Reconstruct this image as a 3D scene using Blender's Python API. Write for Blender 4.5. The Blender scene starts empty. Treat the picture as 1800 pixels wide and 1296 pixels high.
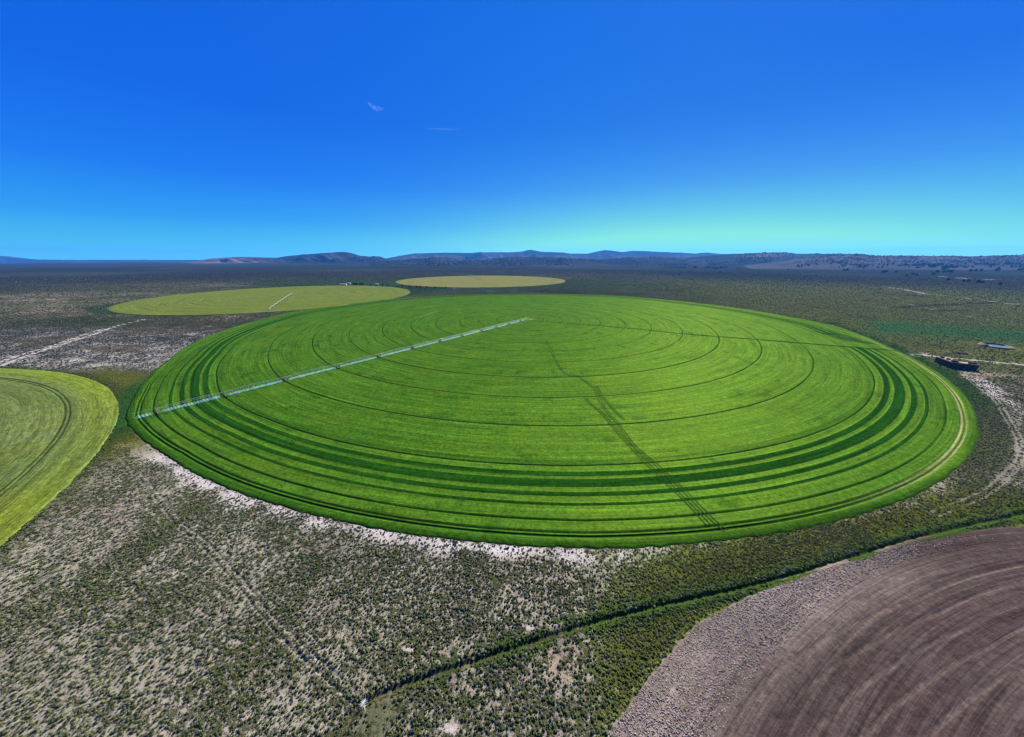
import bpy, math, random
import numpy as np
R = math.radians
rng = np.random.default_rng(7)
random.seed(7)
sc = bpy.context.scene
col = sc.collection

# ------------------------------------------------------------------ camera, world, sun, exposure
H = 89.5                      # metres above the plain
F = 560.0                     # focal length in pixels of the 1800 px wide photograph
HZ = 452.0
TH = math.atan((648 - HZ) / F)
cs, sn = math.cos(TH), math.sin(TH)
cd = bpy.data.cameras.new('camera'); cam = bpy.data.objects.new('camera', cd); col.objects.link(cam)
cam.location = (0, 0, H); cam.rotation_euler = (math.pi/2 - TH, 0, 0)
cd.sensor_fit = 'HORIZONTAL'; cd.sensor_width = 36; cd.lens = 36 * F / 1800
cd.clip_start = 1.0; cd.clip_end = 60000
sc.camera = cam

SUN_AZ, SUN_EL = R(31), R(33)   # clockwise from +Y
w = bpy.data.worlds.new("World"); sc.world = w; w.use_nodes = True
nt = w.node_tree; nt.nodes.clear()
def N(nt, typ, **kw):
    n = nt.nodes.new(typ)
    for k, v in kw.items():
        if k == 'ins':
            for a, b in v.items(): n.inputs[a].default_value = b
        else: setattr(n, k, v)
    return n
sky = N(nt, 'ShaderNodeTexSky', sky_type='NISHITA', sun_disc=False, sun_elevation=SUN_EL, sun_rotation=SUN_AZ,
        air_density=1.0, dust_density=0.6, ozone_density=3.0, altitude=1500)
tc = N(nt, 'ShaderNodeTexCoord'); sx = N(nt, 'ShaderNodeSeparateXYZ')
BGS = 0.05; EXPO = 1.5
def sk(r, g, b):
    f = lambda v: (v/12.92 if v <= .04045 else ((v+.055)/1.055)**2.4)
    return tuple(f(v/255)/BGS/2**EXPO for v in (r, g, b)) + (1,)
L = nt.links.new
L(tc.outputs['Generated'], sx.inputs[0])
def wmath(op, a, b=None):
    n = N(nt, 'ShaderNodeMath', operation=op)
    for i_, q in enumerate((a, b)):
        if q is None: continue
        if isinstance(q, (int, float)): n.inputs[i_].default_value = q
        else: L(q, n.inputs[i_])
    return n.outputs[0]
def wmix(f, a, b):
    n = N(nt, 'ShaderNodeMix', data_type='RGBA', clamp_factor=True)
    if isinstance(f, float): n.inputs[0].default_value = f
    else: L(f, n.inputs[0])
    for i_, q in ((6, a), (7, b)):
        if isinstance(q, tuple): n.inputs[i_].default_value = q
        else: L(q, n.inputs[i_])
    return n.outputs[2]
# deep clear blue paling to cyan at the horizon, with the brighter air under the sun
bands = [(.0, (96, 212, 228)), (.03, (72, 193, 232)), (.08, (42, 157, 240)), (.17, (22, 120, 240)), (.30, (12, 100, 228)), (.6, (8, 90, 218))]
csky = sk(*bands[0][1])
for (z0, c0), (z1, c1) in zip(bands[:-1], bands[1:]):
    mr = N(nt, 'ShaderNodeMapRange', ins={'From Min': z0, 'From Max': z1}); L(sx.outputs['Z'], mr.inputs[0]); csky = wmix(mr.outputs[0], csky, sk(*c1))
def toward(az, el_, p):
    d = N(nt, 'ShaderNodeVectorMath', operation='DOT_PRODUCT'); L(tc.outputs['Generated'], d.inputs[0])
    d.inputs[1].default_value = (math.sin(az)*math.cos(el_), math.cos(az)*math.cos(el_), math.sin(el_))
    return wmath('POWER', wmath('MAXIMUM', d.outputs['Value'], 0.0), p)
csky = wmix(wmath('MULTIPLY', toward(R(14), R(20), 5.0), .15), csky, sk(50, 172, 242))
low = wmath('EXPONENT', wmath('MULTIPLY', wmath('MAXIMUM', sx.outputs['Z'], 0.0), -13.5))
csky = wmix(wmath('MULTIPLY', wmath('MULTIPLY', toward(R(28), R(3), 4.2), low), 2.1), csky, sk(140, 240, 200))
bg = N(nt, 'ShaderNodeBackground', ins={'Strength': BGS}); wo = N(nt, 'ShaderNodeOutputWorld')
L(wmix(.015, csky, sky.outputs[0]), bg.inputs[0]); L(bg.outputs[0], wo.inputs[0])

sd = bpy.data.lights.new('sun', 'SUN'); sd.energy = 5.0; sd.angle = R(0.5); sd.color = (1.0, .93, .80)
so = bpy.data.objects.new('sun', sd); col.objects.link(so); so.location = (300, 500, 900)
so.rotation_euler = (math.pi/2 - SUN_EL, 0, math.pi - SUN_AZ)
sc.view_settings.view_transform = 'Standard'; sc.view_settings.look = 'None'
sc.view_settings.gamma = 1; sc.view_settings.exposure = EXPO
sc.render.engine = 'CYCLES'
sc.cycles.filter_width = 1.35; sc.cycles.max_bounces = 6; sc.cycles.diffuse_bounces = 2; sc.cycles.transparent_max_bounces = 12; sc.cycles.volume_bounces = 0

# ------------------------------------------------------------------ geometry of the view
CURV = 2.2e-7
def gz(x, y): return -CURV * (x*x + y*y)
def ground(px, py):
    """point of the flat plain seen at a pixel of the photograph"""
    x = (px - 900) / F; y = -(py - 648) / F
    Y = cs + y*sn; Z = -sn + y*cs
    t = H / -Z
    return np.array([x*t, Y*t])
def pixel(X, Y, Z=0.0):
    zc = np.maximum(Y*cs - (Z-H)*sn, 1e-3)
    up = Y*sn + (Z-H)*cs
    return 900 + F*X/zc, 648 - F*up/zc
def lift(px, py, Y):
    """point at forward distance Y seen at a pixel"""
    k = (py - 648) / F
    Zr = -Y*(k*cs + sn) / (cs - k*sn)
    zc = Y*cs - Zr*sn
    return (px-900)/F*zc, Zr + H
def hsh(ix, iy, s):
    h = (ix.astype(np.int64)*374761393 + iy.astype(np.int64)*668265263 + s*1442695041) & 0xffffffff
    h = ((h ^ (h >> 13)) * 1274126177) & 0xffffffff
    return ((h ^ (h >> 16)) & 0xffff) / 65535.0
def vn(x, y, s=0):
    ix = np.floor(x); iy = np.floor(y); fx = x-ix; fy = y-iy
    fx = fx*fx*(3-2*fx); fy = fy*fy*(3-2*fy)
    a = hsh(ix, iy, s); b = hsh(ix+1, iy, s); c = hsh(ix, iy+1, s); d = hsh(ix+1, iy+1, s)
    return (a*(1-fx)+b*fx)*(1-fy) + (c*(1-fx)+d*fx)*fy
def fbm(x, y, s=0, o=4):
    x = np.asarray(x, float); y = np.asarray(y, float)
    r = 0; a = .5; t = 0
    for k in range(o):
        r = r + a*vn(x*2**k, y*2**k, s+k*17); t += a; a *= .5
    return r/t
def ss(a, b, x):
    t = np.clip((x-a)/(b-a), 0, 1); return t*t*(3-2*t)
def mixc(c, d, m): return c*(1-m[..., None]) + np.array(d)*m[..., None]
def seg_dist(X, Y, pts):
    best = np.full(np.shape(X), 1e9)
    for (a, b), (c, d) in zip(pts[:-1], pts[1:]):
        dx, dy = c-a, d-b; t = np.clip(((X-a)*dx+(Y-b)*dy)/(dx*dx+dy*dy), 0, 1)
        best = np.minimum(best, np.hypot(X-a-t*dx, Y-b-t*dy))
    return best
def smooth_path(pts, n=8):
    pts = [np.array(p, float) for p in pts]; P = [2*pts[0]-pts[1]] + pts + [2*pts[-1]-pts[-2]]
    out = []
    for i in range(1, len(P)-2):
        for k in range(n):
            t = k/n; a, b, c, d = P[i-1], P[i], P[i+1], P[i+2]
            out.append(.5*((2*b)+(c-a)*t+(2*a-5*b+4*c-d)*t*t+(3*b-a-3*c+d)*t**3))
    out.append(P[-2]); return out
def gpath(pix, n=6): return smooth_path([ground(*p) for p in pix], n)

# the pivot fields: centre and radius
C1 = np.array([25.6, 478.8]); C2 = np.array([-552.2, 804.3]); C3 = np.array([-121.6, 1357.0])
C4 = np.array([-453.9, -62.4]); C5 = np.array([192.5, -182.2])
E1 = [(-180, 403), (-161, 400), (-150, 393), (-136, 396), (-129, 400), (-118, 396.5), (-106, 398), (-90, 401), (-50, 401), (-35, 403),
      (-23, 406), (-14, 415), (-6, 426), (2, 421), (16, 414), (31, 402), (50, 395), (71, 375), (94, 355), (116, 367), (137, 383), (156, 394), (172, 409), (180, 403)]
E1 = [(a, b-.9-3.6*math.cos(math.radians(a))) for a, b in E1]
def edge1(deg): return np.interp(deg, [a for a, b in E1], [b for a, b in E1])
def edge5(deg): return np.interp(deg, [-180, 108, 114, 121, 180], [270, 270, 273.5, 278.5, 278.5])
def field_r(X, Y, C):
    dx = X-C[0]; dy = Y-C[1]
    return np.hypot(dx, dy), np.degrees(np.arctan2(dy, dx))
def inside(X, Y):
    """distance beyond each field's edge (negative inside)"""
    r1, a1 = field_r(X, Y, C1); r5, a5 = field_r(X, Y, C5)
    return (r1-edge1(a1), field_r(X, Y, C2)[0]-288, field_r(X, Y, C3)[0]-338, field_r(X, Y, C4)[0]-319, r5-edge5(a5))

# ------------------------------------------------------------------ helpers: objects
def tag(o, label=None, cat=None, group=None, kind=None):
    if label: o['label'] = label
    if cat: o['category'] = cat
    if group: o['group'] = group
    if kind: o['kind'] = kind
    return o
def mesh_obj(name, V, Fc, mats, parent=None, smooth=False, mi=None, colors=None, loc=None):
    me = bpy.data.meshes.new(name)
    V = np.asarray(V, np.float32)
    if isinstance(Fc, np.ndarray):
        n = Fc.shape[0]; k = Fc.shape[1]
        me.vertices.add(len(V)); me.vertices.foreach_set('co', V.ravel())
        me.loops.add(n*k); me.loops.foreach_set('vertex_index', Fc.ravel().astype(np.int32))
        me.polygons.add(n); me.polygons.foreach_set('loop_start', np.arange(0, n*k, k, dtype=np.int32))
        me.update(calc_edges=True)
    else:
        me.from_pydata([tuple(map(float, v)) for v in V], [], [tuple(map(int, f)) for f in Fc]); me.update()
    if smooth: me.polygons.foreach_set('use_smooth', np.ones(len(me.polygons), bool))
    if mi is not None: me.polygons.foreach_set('material_index', np.asarray(mi, np.int32))
    for nm, c in (colors or {}).items():
        c = np.asarray(c, np.float32)
        if c.ndim == 1:
            a = me.attributes.new(nm, 'FLOAT', 'POINT'); a.data.foreach_set('value', c)
        else:
            a = me.attributes.new(nm, 'FLOAT_COLOR', 'POINT')
            a.data.foreach_set('color', np.concatenate([c, np.ones((len(c), 1), np.float32)], 1).ravel())
    for m in (mats if isinstance(mats, (list, tuple)) else [mats]): me.materials.append(m)
    o = bpy.data.objects.new(name, me); col.objects.link(o)
    if parent: o.parent = parent
    if loc is not None: o.location = loc
    return o
def grid_faces(nr, nc, wrap=False):
    i = np.arange(nr-1)[:, None]; j = np.arange(nc if wrap else nc-1)[None, :]; j2 = (j+1) % nc
    return np.stack([i*nc+j, i*nc+j2, (i+1)*nc+j2, (i+1)*nc+j], -1).reshape(-1, 4)
def empty(name, loc=(0, 0, 0), rz=0, parent=None):
    o = bpy.data.objects.new(name, None); col.objects.link(o); o.location = loc; o.rotation_euler = (0, 0, rz)
    if parent: o.parent = parent
    return o
class MB:
    def __init__(s): s.v = []; s.f = []; s.m = []
    def add(s, V, Fc, m=0):
        b = len(s.v); s.v += [tuple(v) for v in V]; s.f += [tuple(b+i for i in f) for f in Fc]; s.m += [m]*len(Fc)
    def box(s, c, d, m=0, rz=0, taper=1.0):
        x, y, z = [q/2 for q in d]; ca, sa = math.cos(rz), math.sin(rz); V = []
        for dz in (-1, 1):
            t = taper if dz > 0 else 1
            for a, b in ((-1, -1), (1, -1), (1, 1), (-1, 1)):
                px, py = a*x*t, b*y*t; V.append((c[0]+px*ca-py*sa, c[1]+px*sa+py*ca, c[2]+dz*z))
        s.add(V, [(0, 3, 2, 1), (4, 5, 6, 7), (0, 1, 5, 4), (1, 2, 6, 5), (2, 3, 7, 6), (3, 0, 4, 7)], m)
    def tube(s, pts, r, n=6, m=0, r2=None):
        pts = [np.array(p, float) for p in pts]; rings = []
        for i, p in enumerate(pts):
            t = pts[min(i+1, len(pts)-1)]-pts[max(i-1, 0)]; t = t/np.linalg.norm(t)
            a = np.cross(t, (0, 0, 1) if abs(t[2]) < .9 else (1, 0, 0)); a /= np.linalg.norm(a); b = np.cross(t, a)
            rr = r if r2 is None else r+(r2-r)*i/(len(pts)-1)
            rings.append([p+rr*(a*math.cos(2*math.pi*k/n)+b*math.sin(2*math.pi*k/n)) for k in range(n)])
        V = [v for q in rings for v in q]
        Fc = [(i*n+k, i*n+(k+1) % n, (i+1)*n+(k+1) % n, (i+1)*n+k) for i in range(len(pts)-1) for k in range(n)]
        Fc += [tuple(range(n))[::-1], tuple((len(pts)-1)*n+k for k in range(n))]
        s.add(V, Fc, m)
    def build(s, name, mats, parent=None, smooth=False, loc=None):
        return mesh_obj(name, s.v, s.f, mats, parent, smooth, s.m, loc=loc)

# ------------------------------------------------------------------ materials
def newmat(name, rough=.9, spec=.1):
    m = bpy.data.materials.new(name); m.use_nodes = True; t = m.node_tree; t.nodes.clear()
    b = N(t, 'ShaderNodeBsdfPrincipled', ins={'Roughness': rough, 'Specular IOR Level': spec}); o = N(t, 'ShaderNodeOutputMaterial')
    t.links.new(b.outputs[0], o.inputs[0]); return m, t, b, o
def flat(name, c, rough=.7, metal=0, spec=.3, var=.15, scale=2.0):
    m, t, b, o = newmat(name, rough, spec); b.inputs['Metallic'].default_value = metal
    n = N(t, 'ShaderNodeTexNoise', ins={'Scale': scale, 'Detail': 4}); co = N(t, 'ShaderNodeTexCoord')
    t.links.new(co.outputs['Object'], n.inputs['Vector'])
    r = N(t, 'ShaderNodeMapRange', ins={'From Min': .3, 'From Max': .7, 'To Min': 1-var, 'To Max': 1+var})
    t.links.new(n.outputs[0], r.inputs[0])
    v = N(t, 'ShaderNodeVectorMath', operation='SCALE', ins={0: c}); t.links.new(r.outputs[0], v.inputs['Scale'])
    t.links.new(v.outputs[0], b.inputs['Base Color']); return m
def noise(t, vec, scale, detail=3, rough=.55, dim='3D'):
    n = N(t, 'ShaderNodeTexNoise', noise_dimensions=dim, ins={'Scale': scale, 'Detail': detail, 'Roughness': rough})
    t.links.new(vec, n.inputs['Vector']); return n.outputs[0]
def mrange(t, x, a, b, c, d, clamp=True):
    n = N(t, 'ShaderNodeMapRange', clamp=clamp, ins={'From Min': a, 'From Max': b, 'To Min': c, 'To Max': d})
    t.links.new(x, n.inputs[0]); return n.outputs[0]
def math_(t, op, a, b=None):
    n = N(t, 'ShaderNodeMath', operation=op)
    for i, q in enumerate((a, b)):
        if q is None: continue
        if isinstance(q, (int, float)): n.inputs[i].default_value = q
        else: t.links.new(q, n.inputs[i])
    return n.outputs[0]
def cmul(t, c, f):
    v = N(t, 'ShaderNodeVectorMath', operation='SCALE')
    if isinstance(c, tuple): v.inputs[0].default_value = c
    else: t.links.new(c, v.inputs[0])
    t.links.new(f, v.inputs['Scale']); return v.outputs[0]
def cmix(t, f, a, b):
    n = N(t, 'ShaderNodeMix', data_type='RGBA')
    if isinstance(f, (int, float)): n.inputs[0].default_value = f
    else: t.links.new(f, n.inputs[0])
    for i, q in ((6, a), (7, b)):
        if isinstance(q, tuple): n.inputs[i].default_value = (*q, 1)
        else: t.links.new(q, n.inputs[i])
    return n.outputs[2]
def attr(t, name, typ='GEOMETRY'):
    return N(t, 'ShaderNodeAttribute', attribute_name=name, attribute_type=typ)
def bump(t, b, h, strength, dist):
    n = N(t, 'ShaderNodeBump', ins={'Strength': strength, 'Distance': dist}); t.links.new(h, n.inputs['Height'])
    t.links.new(n.outputs[0], b.inputs['Normal'])

def ground_material():
    m, t, b, o = newmat('plain_earth', .95, .0)
    co = N(t, 'ShaderNodeTexCoord').outputs['Object']
    base = attr(t, 'albedo').outputs['Color']; cover = attr(t, 'cover').outputs['Fac']
    n1 = noise(t, co, .9, 4, .7); n2 = noise(t, co, .12, 4, .6); n3 = noise(t, co, .02, 5, .6); n4 = noise(t, co, 4.0, 2, .6)
    f = math_(t, 'MULTIPLY', mrange(t, n1, .3, .7, .72, 1.25), mrange(t, n2, .3, .7, .82, 1.18))
    f = math_(t, 'MULTIPLY', f, mrange(t, n3, .3, .7, .85, 1.15)); f = math_(t, 'MULTIPLY', f, mrange(t, n4, .3, .7, .85, 1.15))
    soil = cmul(t, base, f)
    # low scrub too fine to stand as single plants: spots of leaf colour on the soil
    s1 = noise(t, co, .55, 5, .75); s2 = noise(t, co, .07, 4, .65); s0 = math_(t, 'MULTIPLY', mrange(t, s1, .3, .7, 0, 1), mrange(t, s2, .3, .7, .6, 1.4))
    th = math_(t, 'SUBTRACT', 1.0, cover)
    sp = N(t, 'ShaderNodeMapRange', ins={'To Min': 0, 'To Max': 1}); t.links.new(s0, sp.inputs[0])
    t.links.new(math_(t, 'SUBTRACT', th, .12), sp.inputs['From Min']); t.links.new(math_(t, 'ADD', th, .12), sp.inputs['From Max'])
    scr = cmul(t, attr(t, 'scrub').outputs['Color'], f)
    t.links.new(cmix(t, sp.outputs[0], soil, scr), b.inputs['Base Color'])
    h = math_(t, 'ADD', math_(t, 'MULTIPLY', n1, .35), math_(t, 'MULTIPLY', sp.outputs[0], .5))
    bump(t, b, h, .9, .8); return m

def field_material(name, main, alt, dark, warm, rscale=1.0, rough=.75, bstr=.8, rowlen=14., spec=.0, grain=(.62, 1.35), dry_lit_col=(.20, .20, .085), furrow=0., leafgloss=0.):
    """crop on a pivot circle: object origin is the pivot, so rows run round it"""
    main, alt, dark, warm = [tuple(q*.455 for q in c_) for c_ in (main, alt, dark, warm)]
    m, t, b, o = newmat(name, rough, spec)
    co = N(t, 'ShaderNodeTexCoord').outputs['Object']
    sx = N(t, 'ShaderNodeSeparateXYZ'); t.links.new(co, sx.inputs[0])
    fl = N(t, 'ShaderNodeCombineXYZ'); t.links.new(sx.outputs[0], fl.inputs[0]); t.links.new(sx.outputs[1], fl.inputs[1])
    ln = N(t, 'ShaderNodeVectorMath', operation='LENGTH'); t.links.new(fl.outputs[0], ln.inputs[0]); r = ln.outputs['Value']
    nm = N(t, 'ShaderNodeVectorMath', operation='NORMALIZE'); t.links.new(fl.outputs[0], nm.inputs[0])
    sn_ = N(t, 'ShaderNodeSeparateXYZ'); t.links.new(nm.outputs[0], sn_.inputs[0])
    def polar(A, B):
        c = N(t, 'ShaderNodeCombineXYZ')
        t.links.new(math_(t, 'MULTIPLY', sn_.outputs[0], A), c.inputs[0]); t.links.new(math_(t, 'MULTIPLY', sn_.outputs[1], A), c.inputs[1])
        t.links.new(math_(t, 'MULTIPLY', r, B), c.inputs[2]); return c.outputs[0]
    rows = noise(t, polar(380/rowlen, 1.15*rscale), 1.0, 3, .65)
    wide = noise(t, polar(380/90., .16*rscale), 1.0, 4, .6)
    fine = noise(t, co, .75, 5, .8); blot = noise(t, co, .035, 5, .6); blot2 = noise(t, co, .25, 4, .65)
    f = math_(t, 'MULTIPLY', mrange(t, fine, .3, .7, *grain), mrange(t, rows, .3, .7, .62, 1.36))
    f = math_(t, 'MULTIPLY', f, mrange(t, noise(t, polar(380/120., .42*rscale), 1.0, 2, .5), .35, .65, .82, 1.16))
    f = math_(t, 'MULTIPLY', f, mrange(t, blot2, .3, .7, .80, 1.2))
    if furrow:
        w_ = math_(t, 'SINE', math_(t, 'ADD', math_(t, 'MULTIPLY', r, 6.6), math_(t, 'MULTIPLY', wide, 6.0)))
        amp = mrange(t, noise(t, co, .09, 3), .35, .65, .25, 1.0); w_ = math_(t, 'MULTIPLY', w_, amp)
        f = math_(t, 'MULTIPLY', f, math_(t, 'ADD', math_(t, 'MULTIPLY', w_, furrow), 1.0)); rows = math_(t, 'ADD', rows, math_(t, 'MULTIPLY', w_, .35))
    tone = attr(t, 'tone')      # tall uncut bands and tracks, as grown
    c = cmix(t, mrange(t, wide, .38, .66, 0, 1), main, alt)
    c = cmix(t, mrange(t, blot, .45, .68, 0, .9), c, warm)
    c = cmix(t, tone.outputs['Fac'], c, dark)
    c = cmix(t, attr(t, 'dry_lit').outputs['Fac'], c, dry_lit_col)
    t.links.new(cmul(t, c, f), b.inputs['Base Color'])
    h = math_(t, 'ADD', math_(t, 'MULTIPLY', fine, .8), math_(t, 'MULTIPLY', rows, .5))
    bump(t, b, h, bstr, .5)
    if leafgloss:
        gl = N(t, 'ShaderNodeBsdfGlossy', ins={0: (.66, 1.0, .14, 1), 'Roughness': .62}); mx = N(t, 'ShaderNodeMixShader'); t.links.new(math_(t, 'MULTIPLY', math_(t, 'SUBTRACT', 1.0, tone.outputs['Fac']), leafgloss), mx.inputs[0])
        t.links.new(b.outputs[0], mx.inputs[1]); t.links.new(gl.outputs[0], mx.inputs[2]); t.links.new(mx.outputs[0], o.inputs[0])
    return m

M_ground = ground_material()
M_f1 = field_material('alfalfa_canopy', (.050, .148, .010), (.074, .190, .013), (.017, .084, .006), (.088, .190, .012), grain=(.34, 1.72), leafgloss=.010, rowlen=45.)
M_f2 = field_material('ripening_canopy', (.150, .225, .034), (.20, .26, .055), (.05, .095, .015), (.21, .235, .04), bstr=.4, grain=(.7, 1.3))
M_f3 = field_material('pale_canopy', (.26, .26, .075), (.28, .28, .085), (.10, .12, .03), (.22, .25, .06), bstr=.4, grain=(.7, 1.3))
M_f4 = field_material('yellow_green_canopy', (.145, .215, .055), (.20, .265, .085), (.055, .09, .02), (.185, .23, .035), grain=(.5, 1.5), dry_lit_col=(.120, .165, .012))
M_f5 = field_material('tilled_soil', (.096, .066, .060), (.125, .090, .082), (.30, .24, .20), (.118, .094, .078), rscale=1.3, rough=.95, bstr=.7, rowlen=60., furrow=.0, dry_lit_col=(.205, .165, .142), grain=(.55, 1.5))

def leaf_material(name, c, rnd=.45, trans=.25):
    m, t, b, o = newmat(name, .7, .2)
    oi = N(t, 'ShaderNodeObjectInfo'); r = mrange(t, oi.outputs['Random'], 0, 1, 1-rnd, 1+rnd)
    tn = attr(t, 'tint', 'INSTANCER').outputs['Color']
    mul = N(t, 'ShaderNodeMix', data_type='RGBA', blend_type='MULTIPLY', ins={0: 1.0, 6: (*c, 1)}); t.links.new(tn, mul.inputs[7])
    q = cmul(t, mul.outputs[2], r); t.links.new(q, b.inputs['Base Color'])
    tr = N(t, 'ShaderNodeBsdfTranslucent'); t.links.new(q, tr.inputs[0])
    mx = N(t, 'ShaderNodeMixShader', ins={0: trans}); t.links.new(b.outputs[0], mx.inputs[1]); t.links.new(tr.outputs[0], mx.inputs[2])
    t.links.new(mx.outputs[0], o.inputs[0]); return m
M_shrub = leaf_material('sagebrush_leaf', (1, 1, 1), .35)
M_juniper = flat('juniper_foliage', (.010, .018, .011), 1, 0, .0, .35, .8)
M_bark = flat('bark', (.10, .075, .055))
M_steel = flat('galvanised_steel', (.30, .31, .32), .45, .6, .4, .08)
M_steel2 = flat('pale_galvanised_steel', (.33, .34, .35), .6, 0, .3, .08)
M_dark = flat('tyre_rubber', (.02, .02, .02), .8)
M_hay = flat('hay_shaded_side', (.09, .065, .048), 1.0, 0, .0, .3, .9)  # dark tone carries the shade on the stack's near side
M_haytop = flat('hay_lit_top', (.30, .24, .19), .95, 0, .05, .25, .9)  # same hay, paler: sunlight on the stack top put into the colour
M_white = flat('white_paint', (.22, .23, .25), .8)
M_roof = flat('metal_roof', (.26, .29, .34), .6, .1, .2)
M_wood = flat('grey_timber', (.12, .10, .08), .9)
M_tarp = flat('black_sheeting', (.018, .016, .02), 1.0, 0, 0)

def spray_material():
    m, t, b, o = newmat('water_spray', .6, .2)
    tr = N(t, 'ShaderNodeBsdfTransparent'); tl = N(t, 'ShaderNodeBsdfTranslucent', ins={0: (.62, .95, .92, 1)})
    df = N(t, 'ShaderNodeBsdfDiffuse', ins={0: (.62, .95, .92, 1)})
    a = N(t, 'ShaderNodeMixShader', ins={0: .5}); t.links.new(tl.outputs[0], a.inputs[1]); t.links.new(df.outputs[0], a.inputs[2])
    mx = N(t, 'ShaderNodeMixShader'); co = N(t, 'ShaderNodeTexCoord').outputs['Object']
    t.links.new(mrange(t, noise(t, co, .8, 3), .3, .7, .10, .30), mx.inputs[0])
    t.links.new(tr.outputs[0], mx.inputs[1]); t.links.new(a.outputs[0], mx.inputs[2]); t.links.new(mx.outputs[0], o.inputs[0]); return m
M_spray = spray_material()
def water_material():
    m, t, b, o = newmat('pond_water', .06, .5); b.inputs['Base Color'].default_value = (.10, .16, .20, 1)
    co = N(t, 'ShaderNodeTexCoord').outputs['Object']; bump(t, b, noise(t, co, 1.5, 3), .25, .05); return m
M_water = water_material()

# ------------------------------------------------------------------ surface of the plain
ditch = gpath([(556, 1345), (600, 1291), (635, 1240), (700, 1208), (760, 1186), (900, 1140), (985, 1112), (1100, 1079), (1200, 1056), (1300, 1034), (1400, 1008), (1480, 984), (1600, 948), (1700, 924), (1800, 903), (1950, 870)], 5)
trail = gpath([(200, 787), (233, 823), (267, 860), (293, 893), (320, 927), (353, 950), (400, 1000), (433, 1037), (473, 1087), (513, 1127), (560, 1170), (597, 1202), (633, 1236)], 4)
road_l = gpath([(-60, 668), (0, 643), (45, 626), (93, 611), (153, 592), (205, 573), (260, 560)], 4)
road_l2 = gpath([(0, 636), (60, 617), (95, 607), (150, 588), (185, 577)], 4)
road_r = gpath([(1598, 622), (1630, 625), (1652, 628.5), (1687, 631.5), (1724, 635), (1762, 639), (1800, 642), (1900, 652)], 4)
loop_r = gpath([(1690, 655), (1720, 680), (1750, 703), (1773, 740), (1790, 770), (1793, 807), (1767, 837), (1727, 870), (1640, 905)], 5)
pond_c = ground(1751, 608)
def blob(px, py, x, y, rx, ry): return np.exp(-(((px-x)/rx)**2+((py-y)/ry)**2))
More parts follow.
